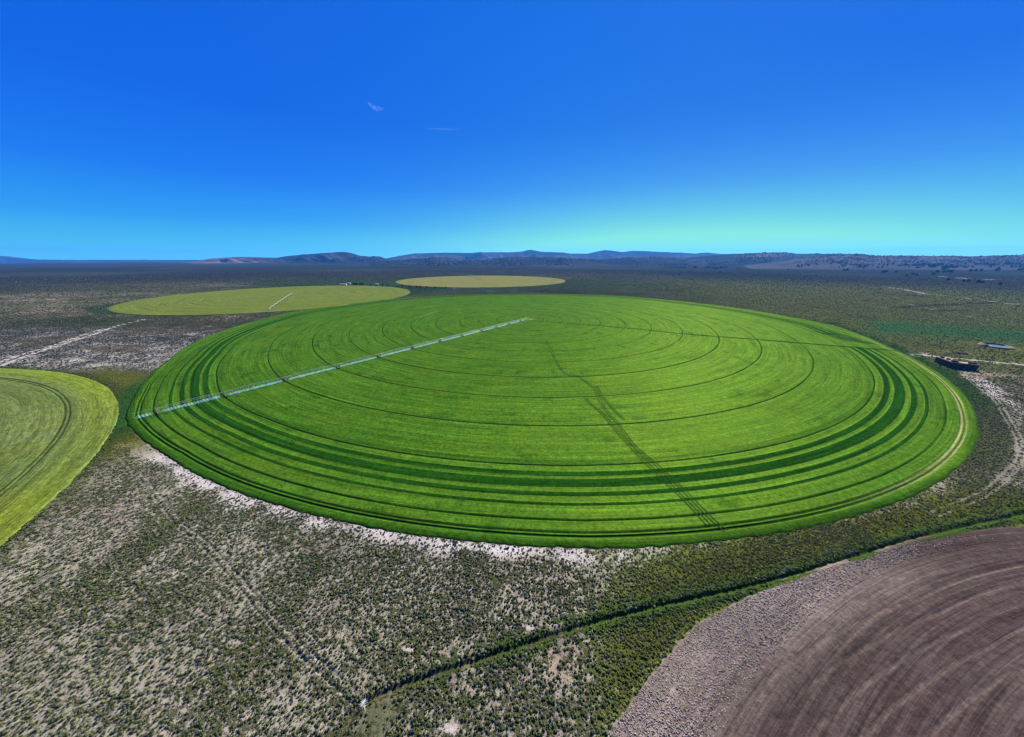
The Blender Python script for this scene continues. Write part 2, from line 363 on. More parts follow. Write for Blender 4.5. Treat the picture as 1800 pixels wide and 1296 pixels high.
def paint(X, Y):
    """soil and scrub colour with gully shade painted in, scrub cover, shrub density as they lie on the plain"""
    X = np.asarray(X, float); Y = np.asarray(Y, float)
    px, py = pixel(X, np.maximum(Y, 12.0)); px = np.where(Y > 12, px, 900)
    d = np.hypot(X, Y)
    b1 = fbm(X/40, Y/40, 1); b2 = fbm(X/12, Y/12, 5, 3); b3 = fbm(X/150, Y/150, 9); b4 = fbm(X/600, Y/600, 13); b5 = fbm(X/5, Y/5, 19, 3)
    e1, e2, e3, e4, e5 = inside(X, Y)
    r1, a1 = field_r(X, Y, C1)
    c = np.broadcast_to(np.array([.40, .365, .275]), X.shape+(3,)).copy()
    s = np.broadcast_to(np.array([.070, .085, .032]), X.shape+(3,)).copy()
    cov = np.full(X.shape, .43) + (b1-.5)*.25 + (b2-.5)*.25
    den = np.clip(.85 + (b1-.5)*.4 + (b2-.5)*.4 + (b5-.5)*1.1, .3, 1.25)
    c = mixc(c, (.36, .30, .25), ss(.5, .7, b2)*.6)
    # bands of the middle and far distance
    mid = ss(330, 620, d); far = ss(1100, 2300, d)
    c = mixc(c, (.27, .23, .17), mid*.7); s = mixc(s, (.050, .062, .030), mid)
    cov = cov + mid*.22
    lb = ss(1.0, 0, np.abs(px-250)/330)*ss(645, 560, py)*ss(495, 520, py)
    c = mixc(c, (.27, .23, .17), ss(500, 800, d)*.8); s = mixc(s, (.075, .080, .040), ss(500, 800, d)*ss(900, 500, px))
    vb = ss(.40, .60, b3*.5+b4*.5)*mid; vd = ss(.45, .62, fbm(X/260+7, Y/420, 23))*mid
    c = mixc(c, (.15, .17, .09), vb*.7); s = mixc(s, (.050, .080, .030), vb*.8); c = c*(1-vd[..., None]*.42); s = s*(1-vd[..., None]*.35); cov += (b1-.5)*.5*mid
    # left: brown-tan pasture strip, grey flats with white crust
    tan = ss(900, 300, px)*ss(508, 520, py)*ss(572, 548, py)*(1-ss(.45, .6, b3)*.5)
    c = mixc(c, (.30, .245, .18), tan); cov -= tan*.30
    crust = ss(560, 430, px)*ss(562, 585, py)*ss(665, 640, py)
    c = mixc(c, (.56, .53, .48), crust*ss(.36, .56, b1)); s = mixc(s, (.045, .050, .042), crust); cov -= crust*.12; den = den*(1-crust*.25)
    strip = np.exp(-((py-500)/4)**2)*ss(560, 420, px); c = mixc(c, (.34, .32, .26), strip*.7*ss(.4, .6, b3)); cov -= strip*.3
    grn = ss(380, 480, px)*ss(1500, 900, px)*ss(488, 494, py)*ss(512, 505, py); s = mixc(s, (.035, .075, .03), grn*.8); c = mixc(c, (.13, .17, .09), grn*.6); cov += grn*.2
    # right: darker green-grey brush
    rt = ss(1000, 1350, px)*ss(690, 640, py)*(1-far)
    c = mixc(c, (.31, .30, .15), rt*.8); s = mixc(s, (.100, .120, .034), rt); cov += rt*.18
    gm = ss(1480, 1560, px)*np.exp(-((py-(578+(px-1600)*.06))/14)**2); s = mixc(s, (.035, .10, .035), gm); c = mixc(c, (.07, .14, .06), gm*.9); cov += gm*.3; den *= (1-gm*.7)
    c = mixc(c, (.066, .082, .070), far); s = mixc(s, (.026, .033, .028), far); cov = cov*(1-far) + far*(.62+(b4-.5)*.9)
    for pl in ([(1545, 516), (1590, 519), (1620, 521)], [(1580, 540), (1650, 536), (1755, 532)], [(1585, 541), (1640, 546), (1700, 546)], [(1500, 556), (1530, 557)], [(1450, 568), (1475, 568)], [(1100, 467), (1135, 470)], [(1255, 462), (1330, 468), (1440, 474)], [(420, 500), (560, 502), (640, 503)]):  # gully shadows, painted as dark lines into soil and scrub colour
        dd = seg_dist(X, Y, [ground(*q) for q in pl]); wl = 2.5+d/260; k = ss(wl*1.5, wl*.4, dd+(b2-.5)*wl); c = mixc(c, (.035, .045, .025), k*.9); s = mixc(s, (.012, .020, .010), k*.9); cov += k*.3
    # white wash lines on the right plain
    for pl, wd in (([(1560, 505), (1600, 511), (1625, 517), (1700, 524), (1765, 533), (1830, 536)], 9), ([(1650, 485), (1700, 489), (1800, 494)], 14), ([(1590, 533), (1640, 545), (1700, 556), (1760, 566)], 4)):
        dd = seg_dist(X, Y, [ground(*q) for q in pl]); k = ss(wd*1.6, wd*.3, dd+(b2-.5)*wd*2)*ss(.35, .55, b1)
        c = mixc(c, (.42, .38, .33), k); cov -= k*.5; den *= 1-k
    # pale alkali ring along the foot of the main field
    ring = ss(-1, 1.5, e1)*ss(11, 5, e1+(b2-.5)*9+np.clip((a1+126)*.4, 0, 4.0))*ss(-137, -124, a1)*ss(-67, -74, a1)*ss(.28, .44, b1*.6+b5*.4)
    ring2 = ss(6, 11, e1)*ss(26, 18, e1+(b2-.5)*14)*ss(-69, -62, a1)*ss(-30, -38, a1)*ss(.28, .42, b1*.5+b5*.5)
    ring = np.maximum(ring, ring2*.7)
    c = mixc(c, (.68, .62, .58), ring); cov -= ring*.35; den *= 1-ring*.6
    fr = ss(-1, 1, e1)*ss(17, 6, e1+(b2-.5)*12)*(ss(-64, -52, a1)*ss(20, -12, a1))
    c = mixc(c, (.045, .10, .025), fr); s = mixc(s, (.03, .085, .015), fr); cov += fr*.4; den = den*(1-fr)+fr*.9
    # greener ground between the fields, right of centre
    g = ss(980, 1240, px)*ss(875, 925, py)*ss(-2, 3, e1)*ss(-3, 1, e5); g2 = g*ss(.36, .56, b1)
    c = mixc(c, (.42, .46, .20), g*.8); s = mixc(s, (.21, .27, .05), g); cov += g*.15; den *= 1-g*.3
    c = mixc(c, (.42, .40, .36), g*ss(.58, .66, b2)*.6)
    g3 = blob(px, py, 1610, 905, 240, 60); s = mixc(s, (.25, .29, .06), g3*.8); den = den*(1-g3*.4)
    rg = ss(1640, 1720, px)*ss(690, 740, py)*ss(930, 860, py); s = mixc(s, (.07, .085, .035), rg); c = mixc(c, (.20, .19, .12), rg*.8); cov += rg*.2
    # dense olive brush beside the tilled circle
    o5 = ss(-1, 2, e5)*ss(26, 8, e5)*ss(1020, 1120, px); s = mixc(s, (.080, .095, .015), o5); c = mixc(c, (.20, .18, .06), o5*.9); cov += o5*.25; den += o5*.9
    sand = blob(px, py, 985, 1160, 45, 38)+blob(px, py, 900, 1010, 60, 30)*.3; c = mixc(c, (.40, .32, .24), sand); den *= 1-np.clip(sand, 0, 1)*.7
    for q in ((930, 1104, 7), (975, 1106, 8), (755, 1180, 9), (715, 1142, 9), (790, 1280, 16), (1022, 1118, 6)):
        k = blob(px, py, q[0], q[1], q[2], q[2]*.7); c = mixc(c, (.66, .57, .50), np.clip(k*1.3, 0, 1)); den *= 1-np.clip(k*1.6, 0, 1); cov -= k*.5
    sm = ss(590, 640, px+ (py-1296)*.5)*ss(715, 680, px+(py-1260)*.5)*ss(1232, 1250, py)+blob(px, py, 690, 1238, 50, 16)
    sm = np.clip(sm, 0, 1)*(Y > 20); c = mixc(c, (.145, .16, .075), sm*.9); cov -= sm*.1; den *= 1-sm*.88
    # olive strip between the left circle and the main field
    ol = ss(-6, 2, e4)*ss(34, 14, e4+(b2-.5)*10)*ss(-2, 2, e1)*ss(830, 770, py)*ss(630, 665, py)*ss(120, 190, px)
    c = mixc(c, (.20, .20, .035), ol); s = mixc(s, (.10, .115, .02), ol); cov += ol*.25; den *= 1-ol*.65
    f4 = ss(-3, 0, e4)*ss(9, 2, e4+(b2-.5)*6); c = mixc(c, (.10, .12, .03), f4*.8); s = mixc(s, (.05, .07, .015), f4)
    lush = ss(-4, 1, e1)*ss(11, 4, e1)*ss(-145, -137, a1)*ss(-122, -128, a1); c = mixc(c, (.03, .09, .02), lush); s = mixc(s, (.025, .08, .015), lush); cov += lush*.4
    # dark green ground beyond the far-left circle
    dg = ss(-3, 4, e2)*ss(95, 60, e2)*ss(.4, 0, np.abs(a1-a1))*((px < 225) & (py > 541-(px-143)*.15) & (py < 553) & (px > 143+(py-541)*2))
    c = mixc(c, (.035, .085, .03), dg*.95); s = mixc(s, (.03, .07, .025), dg); cov += dg*.2
    dg2 = ((px > 690) & (px < 800) & (py > 503) & (py < 524)) * ss(-3, 3, e2)*ss(524, 514, py+(px-720)*.15)
    c = mixc(c, (.03, .07, .025), dg2*.9); s = mixc(s, (.02, .06, .02), dg2)
    dk = ss(1, 5, e2)*ss(40, 10, e2)*ss(470, 520, px)*(py > 525); s = mixc(s, (.035, .05, .02), dk)
    # roads, trail, ditch
    dr = seg_dist(X, Y, road_r); pale = ss(3.4, 1.6, dr+(b5-.5)*2)*(Y > 0)
    yard = np.clip(blob(px, py, 1622, 625, 26, 4)*.9+blob(px, py, 1678, 619, 34, 4)*.5+blob(px, py, 1720, 660, 40, 5)*.6+blob(px, py, 1790, 790, 9, 22)*.5, 0, 1)*ss(.36, .5, b5)
    pale = np.maximum(pale, yard)*ss(-1, 1, e1)
    c = mixc(c, (.52, .47, .42), pale); cov -= pale*.7; den *= 1-pale
    red = blob(px, py, 1720, 662, 40, 3); c = mixc(c, (.36, .20, .14), np.clip(red, 0, 1)*.8)
    dl = np.minimum(seg_dist(X, Y, road_l), seg_dist(X, Y, road_l2)+.3); pl = ss(2.0, .8, dl+(b5-.5)*1.5)
    c = mixc(c, (.66, .62, .55), pl); cov -= pl*.8; den *= 1-pl
    lp = np.abs(seg_dist(X, Y, loop_r)-1.0); lk = ss(.7, .2, lp); c = mixc(c, (.30, .28, .21), lk*.6); cov -= lk*.5; den *= 1-lk*.7
    dt = np.abs(seg_dist(X, Y, trail)-.8); tk = ss(.5, .2, dt)*ss(.35, .6, b5+.1); c = mixc(c, (.22, .20, .15), tk*.8); cov -= tk*.3; den *= 1-tk*.7
    dd = seg_dist(X, Y, ditch); c = mixc(c, (.12, .12, .05), ss(2.2, .8, dd)*.8); den *= ss(.5, 1.1, dd); 
    gd = ss(4.5, 1.5, dd)*ss(600, 1000, px); s = mixc(s, (.05, .09, .015), gd); cov += gd*.2
    dp = np.hypot((X-pond_c[0]), (Y-pond_c[1])); den = np.where(dp < 22, den*.1, den)
    return c*.46, s*.55, np.clip(cov, 0, 1.2), np.clip(den, 0, 2)

def relief(X, Y):
    d = np.hypot(X, Y)
    z = gz(X, Y)
    z = z + (fbm(X/90, Y/90, 31)-.5)*1.6*ss(60, 500, d) + (fbm(X/400, Y/400, 37)-.5)*7*ss(900, 2500, d)
    z = z + (fbm(X/6, Y/6, 41, 3)-.5)*.25
    e = inside(X, Y); q = np.minimum.reduce(e)
    flatm = ss(-1, 14, q); z = gz(X, Y)*(1-flatm) + z*flatm
    z = z - .9*ss(0, -4, q)
    dd = seg_dist(X, Y, ditch); m = d < 320
    k = np.where(m, 1, 0)
    z = z - k*.5*ss(.8, .25, dd) + k*.18*np.exp(-((dd-1.7)/.5)**2)
    tr = seg_dist(X, Y, trail); z = z - k*.14*ss(.5, .15, np.abs(tr-.8))
    dp = np.hypot((X-pond_c[0]), (Y-pond_c[1])); z = z - 2.2*ss(15, 10, dp)
    return z

def build_ground():
    rs = [0, 8, 16, 24]; r = 30.0
    while r < 18000:
        rs.append(r); r += min(max(.3, r*r/52000), r*.022)
    rs.append(18000); rs = np.array(rs)
    front = np.arange(-76, 76.01, .125); back = np.arange(80, 284-.1, 4.0)
    az = np.radians(np.concatenate([front, back]))
    RR, AA = np.meshgrid(rs, az, indexing='ij')
    X = RR*np.sin(AA); Y = RR*np.cos(AA)
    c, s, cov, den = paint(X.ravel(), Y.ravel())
    Z = relief(X.ravel(), Y.ravel())
    V = np.stack([X.ravel(), Y.ravel(), Z], -1)
    Fc = grid_faces(len(rs), len(az), True)[:, ::-1]
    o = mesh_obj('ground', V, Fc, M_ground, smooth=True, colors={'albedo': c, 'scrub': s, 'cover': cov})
    tag(o, kind='structure')
    print('ground verts', len(V))
build_ground()

# ------------------------------------------------------------------ pivot circles
T1 = [22, 49, 76, 104, 138, 171, 207, 245, 283, 321.3, 357, 388.8]      # wheel tracks
BANDS = [(353.0, 355.8, .35), (361.6, 364.6, 1), (366.7, 371.6, 1), (374.4, 376.8, 1), (380.3, 381.8, 1)]
def profile_rings(Rmax, tracks, bands, extra=()):
    rr = set(np.round(np.arange(2, Rmax, 2.5), 3))
    for t in list(tracks)+list(extra):
        for q in (-1.0, -.55, -.3, .3, .55, 1.0): rr.add(round(t+q, 3))
    for a, b, k in bands:
        for q in (a-.08, a+.08, b-.08, b+.08, (a+b)/2): rr.add(round(q, 3))
    rr = sorted(x for x in rr if 0 < x <= Rmax-.6); return np.array([0.01]+rr+[Rmax-.5, Rmax, Rmax+.8])
def build_field(name, C, Rmax, mat, tracks, bands=(), extra=(), edge=None, canopy=.45, depth=.34, tw=1.0, nseg=1440, tonefn=None, tracktone=1.0, hb=.07):
    rr = profile_rings(Rmax, tracks, bands, extra); ph = np.radians(np.arange(nseg)*360/nseg-180)
    RR, PH = np.meshgrid(rr, ph, indexing='ij'); DEG = np.degrees(PH)
    h = np.full(RR.shape, canopy); tone = np.zeros(RR.shape); dry_lit = np.zeros(RR.shape)
    for a, b, k in bands:
        m = ss(a-.08, a+.08, RR)*ss(b+.08, b-.08, RR)*k
        cutm = ss(-25.5, -24.5, DEG)*ss(-15.0, -16.5, DEG)     # mown gap beside the access road
        m = m*(1-cutm); h += hb*m; tone = np.maximum(tone, m)
    nz = fbm(DEG/7+50, RR/40, 71, 3)
    for t in tracks:
        m = ss(.6, .28, np.abs(RR-t)); v = tracktone*(.45+.9*nz)
        h -= depth*m; tone = np.maximum(tone, np.clip(m*v, 0, 1))
    for t in extra:
        m = ss(.6, .32, np.abs(RR-t)); h -= depth*m; tone = np.maximum(tone, m*.8)
    if tonefn: tone, dry_lit, h = tonefn(RR, DEG, tone, dry_lit, h)
    ed = (edge(DEG) if edge else np.full(RR.shape, Rmax))
    h = h*ss(Rmax+.9, Rmax-.4, RR) - .45*ss(Rmax-.3, Rmax+.8, RR)
    rw = RR*(1+(ed/Rmax-1)*(RR/Rmax)**3) + (fbm(DEG*3.4, DEG*0, 5, 4)-.5)*1.5*ss(Rmax-3.2, Rmax, RR)
    X = rw*np.cos(PH); Y = rw*np.sin(PH)
    Z = h + gz(X+C[0], Y+C[1]) + (fbm(X/25, Y/25, 77, 3)-.5)*.25
    V = np.stack([X.ravel(), Y.ravel(), Z.ravel()], -1)
    o = mesh_obj(name, V, grid_faces(len(rr), nseg, True), mat, smooth=True, colors={'tone': tone.ravel(), 'dry_lit': dry_lit.ravel()}, loc=(C[0], C[1], 0))
    return tag(o, kind='structure')
def tone1(RR, DEG, tone, dry_lit, h):
    k = ss(.45, .25, np.abs(RR-394.2))+ss(.45, .25, np.abs(RR-395.8)); right = ss(-78, -60, DEG)*ss(-8, -20, DEG)
    dry_lit = np.maximum(dry_lit, np.clip(k, 0, 1)*right*.9)  # sunlit side of the edge ruts, painted pale along the right stretch
    # uncut margin
    tone = np.maximum(tone, ss(396.4, 397.6, RR)*.7*ss(-60, -75, DEG)*ss(-150, -140, DEG))
    d2 = ss(382, 300, RR); tone = np.maximum(tone, 0)
    # fresh yellow patch at the pivot, thin spots
    dry_lit = np.maximum(dry_lit, ss(12, 3, RR)*.45)
    dry_lit = np.maximum(dry_lit, .28*ss(3, .5, np.abs(RR-172))*ss(150, 158, DEG)*ss(176, 168, DEG))
    tone = np.maximum(tone, .5*ss(.66, .78, fbm(RR/7, DEG/2.2+9, 91)))
    return tone, dry_lit, h
build_field('crop_field', C1, 399.8, M_f1, T1, BANDS, (394.2, 395.8), edge1, tonefn=tone1)
build_field('far_left_crop_field', C2, 287, M_f2, [36, 72, 108, 144, 180, 216, 252], canopy=.4, nseg=720, tracktone=.8)
build_field('distant_crop_field', C3, 338, M_f3, [120, 200, 300], canopy=.4, nseg=720, tracktone=.4)
def tone4(RR, DEG, tone, dry_lit, h):
    n = fbm(RR/15, DEG/5, 51); dry_lit = np.maximum(dry_lit, ss(301, 311, RR)*np.clip(.05+.85*n, 0, 1)); return tone, dry_lit, h
build_field('near_left_crop_field', C4, 319, M_f4, [], (), (298.4, 300.2), canopy=.22, depth=.2, tonefn=tone4)
def tone5(RR, DEG, tone, dry_lit, h):
    u = RR; n = fbm(DEG/3, RR/9, 61, 4)
    tone = np.clip(tone*.40*(.3+n), 0, 1)
    tone = np.maximum(tone, ss(258, 274, RR)*(.45+.75*n)*ss(100, 113, DEG))
    px = blobw(RR, DEG, 228, 108, 14, 3.0)+blobw(RR, DEG, 217, 101, 9, 3.5)*.8+blobw(RR, DEG, 240, 93, 7, 5)*.25+blobw(RR, DEG, 262, 113, 3, 2.0)*.5
    tone = np.maximum(tone, np.clip(px, 0, 1)*(.4+.7*n)*.8)
    return tone, dry_lit, h
def blobw(a, b, x, y, rx, ry): return np.exp(-(((a-x)/rx)**2+((b-y)/ry)**2))
build_field('tilled_field', C5, 279, M_f5, [264.4, 260.0, 255.3, 250.9, 246, 238.5, 231, 222, 214, 205, 190, 175], edge=lambda d: edge5(d), canopy=.06, depth=.08, tonefn=tone5, tracktone=.75)

def strip(name, path, width, mat, zoff, seg=None):
    P = [np.array(p) for p in path]; V = []
    for i, p in enumerate(P):
        t = P[min(i+1, len(P)-1)]-P[max(i-1, 0)]; t = t/np.linalg.norm(t); n = np.array([-t[1], t[0]])
        for s_ in (-1, 1):
            q = p+n*width/2*s_; V.append((q[0], q[1], zoff + gz(q[0], q[1]) + (fbm((q[0]-C1[0])/25, (q[1]-C1[1])/25, 77, 3)-.5)*.25))
    o = mesh_obj(name, V, grid_faces(len(P), 2), mat, smooth=True); return tag(o, kind='structure')
M_rut = flat('crushed_crop_and_shade', (.014, .042, .006), 1.0, 0, .0, .5, .6)  # crushed crop plus the shade down in the ruts, both in this colour
def wig(pix, off, n=14, amp=.25):
    P = gpath(pix, n); out = []
    for i, p in enumerate(P):
        t = P[min(i+1, len(P)-1)]-P[max(i-1, 0)]; t = t/np.linalg.norm(t)
        out.append(p+np.array([-t[1], t[0]])*(off+amp*(float(fbm(i/5., off*7., 3))-.5)*2))
    return out
vA = [(960, 600), (970, 620), (983, 647), (997, 660), (1013, 661.5), (1043, 683), (1050, 697), (1070, 730), (1083, 743), (1113, 783), (1147, 813), (1200, 863), (1233, 897), (1260, 923), (1275, 934)]
vB = [(1030, 700), (1034, 708), (1057, 727), (1078, 752), (1100, 777), (1140, 820), (1180, 858), (1215, 893), (1245, 925)]
vC = [(1050, 680), (1057, 697), (1070, 712), (1085, 728), (1097, 740)]
for v, offs in ((vA, (-.75, .75)), (vB, (-.75, .75)), (vC, (-.6, .6))):
    for o_ in offs: strip('wheel_track', wig(v, o_), .38, M_rut, .62)
acc = [(930, 563.5), (1100, 577.5), (1211, 588.5), (1322, 597), (1433, 606), (1520, 613), (1590, 619)]
for o_ in (-1.0, 1.0): strip('access_track', wig(acc, o_, 20), 1.3, M_rut, .62)
strip('access_track', wig([(515, 517), (540, 511), (560, 508.5), (585, 504.5)], 0, 8, .8), 3.0, flat('dark_crop', (.05, .09, .02)), .45)
def fan(y0, x0, x1, y1): return [(x0, y0), ((x0+x1)/2+3, (y0+y1)/2-1), (x1, y1)]
for k in range(6):
    strip('mown_gap', wig([(1428+k*11, 582.5+k*1.3), (1456+k*11, 590+k*1.9), (1488+k*10.5, 601+k*1.1)], 0, 6, .3), 1.7, M_rut, .62)

# ------------------------------------------------------------------ hills
def ridge_y(pts, x): return np.interp(x, [p[0] for p in pts], [p[1] for p in pts])
hill_surf = {}
def hill(name, pts, Y0, Y1, color, color2, x0, x1, ero=1.9, step=2.0, power=1.25, foot=None, seed=0, taper=True, rough_crest=.4, nf=26, tan=None):
    xs = np.arange(x0, x1+step, step); nb = 8
    crest_y = ridge_y(pts, xs) + (fbm(xs/9, xs*0, seed+3, 3)-.5)*rough_crest*2
    _, zc_ = lift(xs, crest_y, np.full(xs.shape, float(Y1)))
    t = np.concatenate([np.linspace(0, 1, nf), 1+np.linspace(0, 1, nb+1)[1:]])
    V = []; T = []
    for tt in t:
        Yq = Y0+(Y1-Y0)*tt
        lat, _ = lift(xs, np.full(xs.shape, 452.), np.full(xs.shape, Yq))
        g = gz(lat, Yq) - 4
        f_ = (tt**power if tt <= 1 else max(0, 1-(tt-1))**1.2)
        z = g+(zc_-g)*f_
        if 0 < tt < 1:
            amp = (zc_-g)*math.sin(math.pi*min(tt*1.05, 1))
            z = z+amp*ero*((fbm(xs/26+tt*1.3, tt*2.2+xs*0, seed, 4)-.5)*.75)
        X, _ = lift(xs, np.full(xs.shape, 448.), np.full(xs.shape, Yq))
        V.append(np.stack([X, np.full(xs.shape, Yq), z], -1)); T.append(np.full(xs.shape, tt))
    V = np.concatenate(V); T = np.concatenate(T); n = fbm(V[:, 0]/700, V[:, 1]/500, seed+8, 4); n2 = fbm(V[:, 0]/180, V[:, 1]/120, seed+9, 4)
    k = ss(.38, .62, n*.6+n2*.4); c = (np.array(color)*(1-k[:, None])+np.array(color2)*k[:, None])*.34*np.array([.9, 1, 1.0])
    if tan:
        pxx, pyy = pixel(V[:, 0], V[:, 1], V[:, 2]); kt = np.clip(tan(pxx, pyy, n2), 0, 1)[:, None]; c = c*(1-kt)+np.array([.16, .12, .095])*kt
    o = mesh_obj(name, V, grid_faces(len(t), len(xs)), M_ground, smooth=True,
                 colors={'albedo': c, 'scrub': c*.55, 'cover': .35+.5*n})
    tag(o, kind='structure'); hill_surf[name] = (V, T, xs, len(t)); return o
A_ = [(560, 462), (640, 460), (672, 456), (700, 450), (727, 446), (783, 444), (817, 445), (840, 444), (905, 443.4), (920, 442), (927, 440), (933, 439.3), (940, 440.5), (953, 442.8), (990, 444), (1003, 446), (1033, 446), (1048, 442.5), (1063, 440), (1076, 441), (1093, 443), (1113, 441), (1140, 442), (1200, 444.5), (1222, 446), (1243, 444), (1263, 446.5), (1310, 446.5), (1400, 450), (1500, 455)]
B_ = [(310, 462), (333, 460.5), (360, 456), (383, 453.5), (417, 451.7), (450, 452.2), (485, 453.2), (505, 450.5), (533, 447.5), (570, 445), (600, 443), (609, 443), (620, 445.5), (633, 450), (650, 451.8), (663, 451), (672, 454), (690, 458), (720, 463)]
C_ = [(-400, 440), (-200, 446), (0, 450), (13, 451), (40, 454), (63, 456.6), (150, 457.0), (230, 456.7), (330, 457.2), (420, 458)]
D_ = [(1180, 458), (1220, 452), (1262, 448.5), (1300, 446.2), (1333, 444.6), (1380, 444.2), (1394, 446), (1430, 446.6), (1483, 446.8), (1520, 447.8), (1533, 450), (1600, 452), (1700, 452)]
G_ = [(1150, 474), (1300, 468), (1380, 459), (1420, 453), (1455, 449.3), (1500, 447.5), (1524, 447.8), (1533, 450.0), (1600, 449.3), (1667, 450.4), (1720, 450.5), (1750, 449.5), (1800, 447.8), (1900, 443), (2100, 440)]
hill('distant_mesa', A_, 8200, 10500, (.12, .12, .13), (.06, .07, .08), 560, 1500, seed=11, tan=lambda x, y, n: ss(447, 451, y)*ss(.48, .62, n)*.45)
hill('dark_hill', B_, 5600, 7000, (.10, .10, .09), (.045, .05, .05), 310, 720, seed=21, tan=lambda x, y, n: ss(520, 400, x+(n-.5)*160)*ss(.3, .5, n)+ss(560, 600, x)*ss(.5, .6, n)*.3)
hill('far_hill', C_, 10500, 12000, (.12, .12, .12), (.08, .08, .08), -400, 420, seed=31)
hill('wooded_foothill', [(650, 461), (700, 458), (727, 455.5), (760, 453.5), (790, 453.3), (815, 457), (840, 458), (870, 454), (900, 452), (950, 452.5), (1000, 454), (1060, 456.5), (1100, 453.5), (1160, 452), (1195, 452.5), (1215, 456), (1260, 456), (1300, 455), (1340, 457), (1400, 462)], 3600, 5200, (.14, .13, .13), (.07, .075, .07), 650, 1400, seed=41, rough_crest=.7)
hill('flat_mesa', D_, 3900, 5400, (.15, .145, .13), (.08, .085, .075), 1180, 1700, seed=51, tan=lambda x, y, n: np.exp(-(((x-1345)/42)**2+((y-(449.5-(x-1345)*.02))/2.2)**2)*1.2)*1.2)
hill('juniper_hill', G_, 2500, 3900, (.24, .22, .22), (.17, .16, .16), 1150, 2100, seed=61, power=1.1, ero=.5)

# ------------------------------------------------------------------ plants by the thousand (stuff)
def ico(sub, seed, flat_=.75, amp=.35):
    import bmesh
    bm = bmesh.new(); bmesh.ops.create_icosphere(bm, subdivisions=sub, radius=1.0)
    r = random.Random(seed); V = []
    for v in bm.verts:
        k = 1+amp*(r.random()-.5)*2
        V.append((v.co.x*k, v.co.y*k, max(v.co.z*k*flat_+.45, -.1)))
    Fc = [tuple(v.index for v in f.verts) for f in bm.faces]; bm.free(); return V, Fc
def shrub_src(k, lod):
    V, Fc = ico(2 if lod == 0 else 1, 100+k, .8, .30)
    V = [(x*.46, y*.46, z*.55) for x, y, z in V]
    r = random.Random(k*7+3); n = 70 if lod == 0 else 14; s_ = .13 if lod == 0 else .26
    for i in range(n):
        a = r.random()*6.283; e = math.acos(1-1.15*r.random()); q = .42+.22*r.random()
        c = np.array([q*math.sin(e)*math.cos(a), q*math.sin(e)*math.sin(a), .18+q*.95*math.cos(e)])
        u = np.array([r.gauss(0, 1) for _ in range(3)]); u /= np.linalg.norm(u); w_ = np.array([r.gauss(0, 1) for _ in range(3)])
        w_ -= u*(w_@u); w_ /= np.linalg.norm(w_); b = len(V)
        V += [tuple(c+s_*u), tuple(c+s_*.8*w_), tuple(c-s_*u*.6), tuple(c-s_*.8*w_)]; Fc.append((b, b+1, b+2, b+3))
    return V, Fc
def scatter_group():
    g = bpy.data.node_groups.new('scatter', 'GeometryNodeTree')
    g.interface.new_socket('Geometry', in_out='INPUT', socket_type='NodeSocketGeometry')
    g.interface.new_socket('Geometry', in_out='OUTPUT', socket_type='NodeSocketGeometry')
    gi = N(g, 'NodeGroupInput'); go = N(g, 'NodeGroupOutput'); jn = N(g, 'GeometryNodeJoinGeometry')
    def na(name, typ):
        n = N(g, 'GeometryNodeInputNamedAttribute', data_type=typ); n.inputs['Name'].default_value = name; return n.outputs['Attribute']
    kd = na('kind_id', 'INT')
    for k in (1, 2, 3):
        def sel(v):
            c = N(g, 'FunctionNodeCompare', data_type='INT', operation='EQUAL'); c.inputs[3].default_value = v; g.links.new(kd, c.inputs[2])
            s_ = N(g, 'GeometryNodeSeparateGeometry', domain='POINT'); g.links.new(gi.outputs[0], s_.inputs[0]); g.links.new(c.outputs[0], s_.inputs[1]); return s_.outputs[0]
        ip = N(g, 'GeometryNodeInstanceOnPoints'); g.links.new(sel(k), ip.inputs['Points']); g.links.new(sel(-k), ip.inputs['Instance'])
        er = N(g, 'FunctionNodeEulerToRotation'); g.links.new(na('rot', 'FLOAT_VECTOR'), er.inputs[0])
        g.links.new(er.outputs[0], ip.inputs['Rotation']); g.links.new(na('scl', 'FLOAT_VECTOR'), ip.inputs['Scale'])
        g.links.new(ip.outputs[0], jn.inputs[0])
    g.links.new(jn.outputs[0], go.inputs[0]); return g
SG = scatter_group()
def scatter(name, P, scl, tint_, srcs, mat, label, cat, hs=None):
    n = len(P); V = []; Fc = []; kid = []
    for k, (v, f) in enumerate(srcs):
        b = len(V); V += v; Fc += [tuple(b+i for i in q) for q in f]; kid += [-(k+1)]*len(v)
    ns = len(V); V = np.concatenate([np.array(V), P])
    me = bpy.data.meshes.new(name); me.from_pydata(V.tolist(), [], Fc); me.update()
    def at(nm, typ, key, arr): a = me.attributes.new(nm, typ, 'POINT'); a.data.foreach_set(key, arr.ravel())
    at('kind_id', 'INT', 'value', np.concatenate([np.array(kid), rng.integers(1, len(srcs)+1, n)]).astype(np.int32))
    rot = np.zeros((ns+n, 3), np.float32); rot[ns:, 2] = rng.random(n)*6.283; at('rot', 'FLOAT_VECTOR', 'vector', rot)
    sc_ = np.ones((ns+n, 3), np.float32); sc_[ns:, :] = scl[:, None]; sc_[ns:, 2] *= (hs if hs is not None else 1)*(.8+.4*rng.random(n)); at('scl', 'FLOAT_VECTOR', 'vector', sc_)
    tn = np.ones((ns+n, 4), np.float32); tn[ns:, :3] = tint_; at('tint', 'FLOAT_COLOR', 'color', tn)
    me.materials.append(mat); o = bpy.data.objects.new(name, me); col.objects.link(o)
    md = o.modifiers.new('scatter', 'NODES'); md.node_group = SG
    return tag(o, label, cat, kind='stuff')
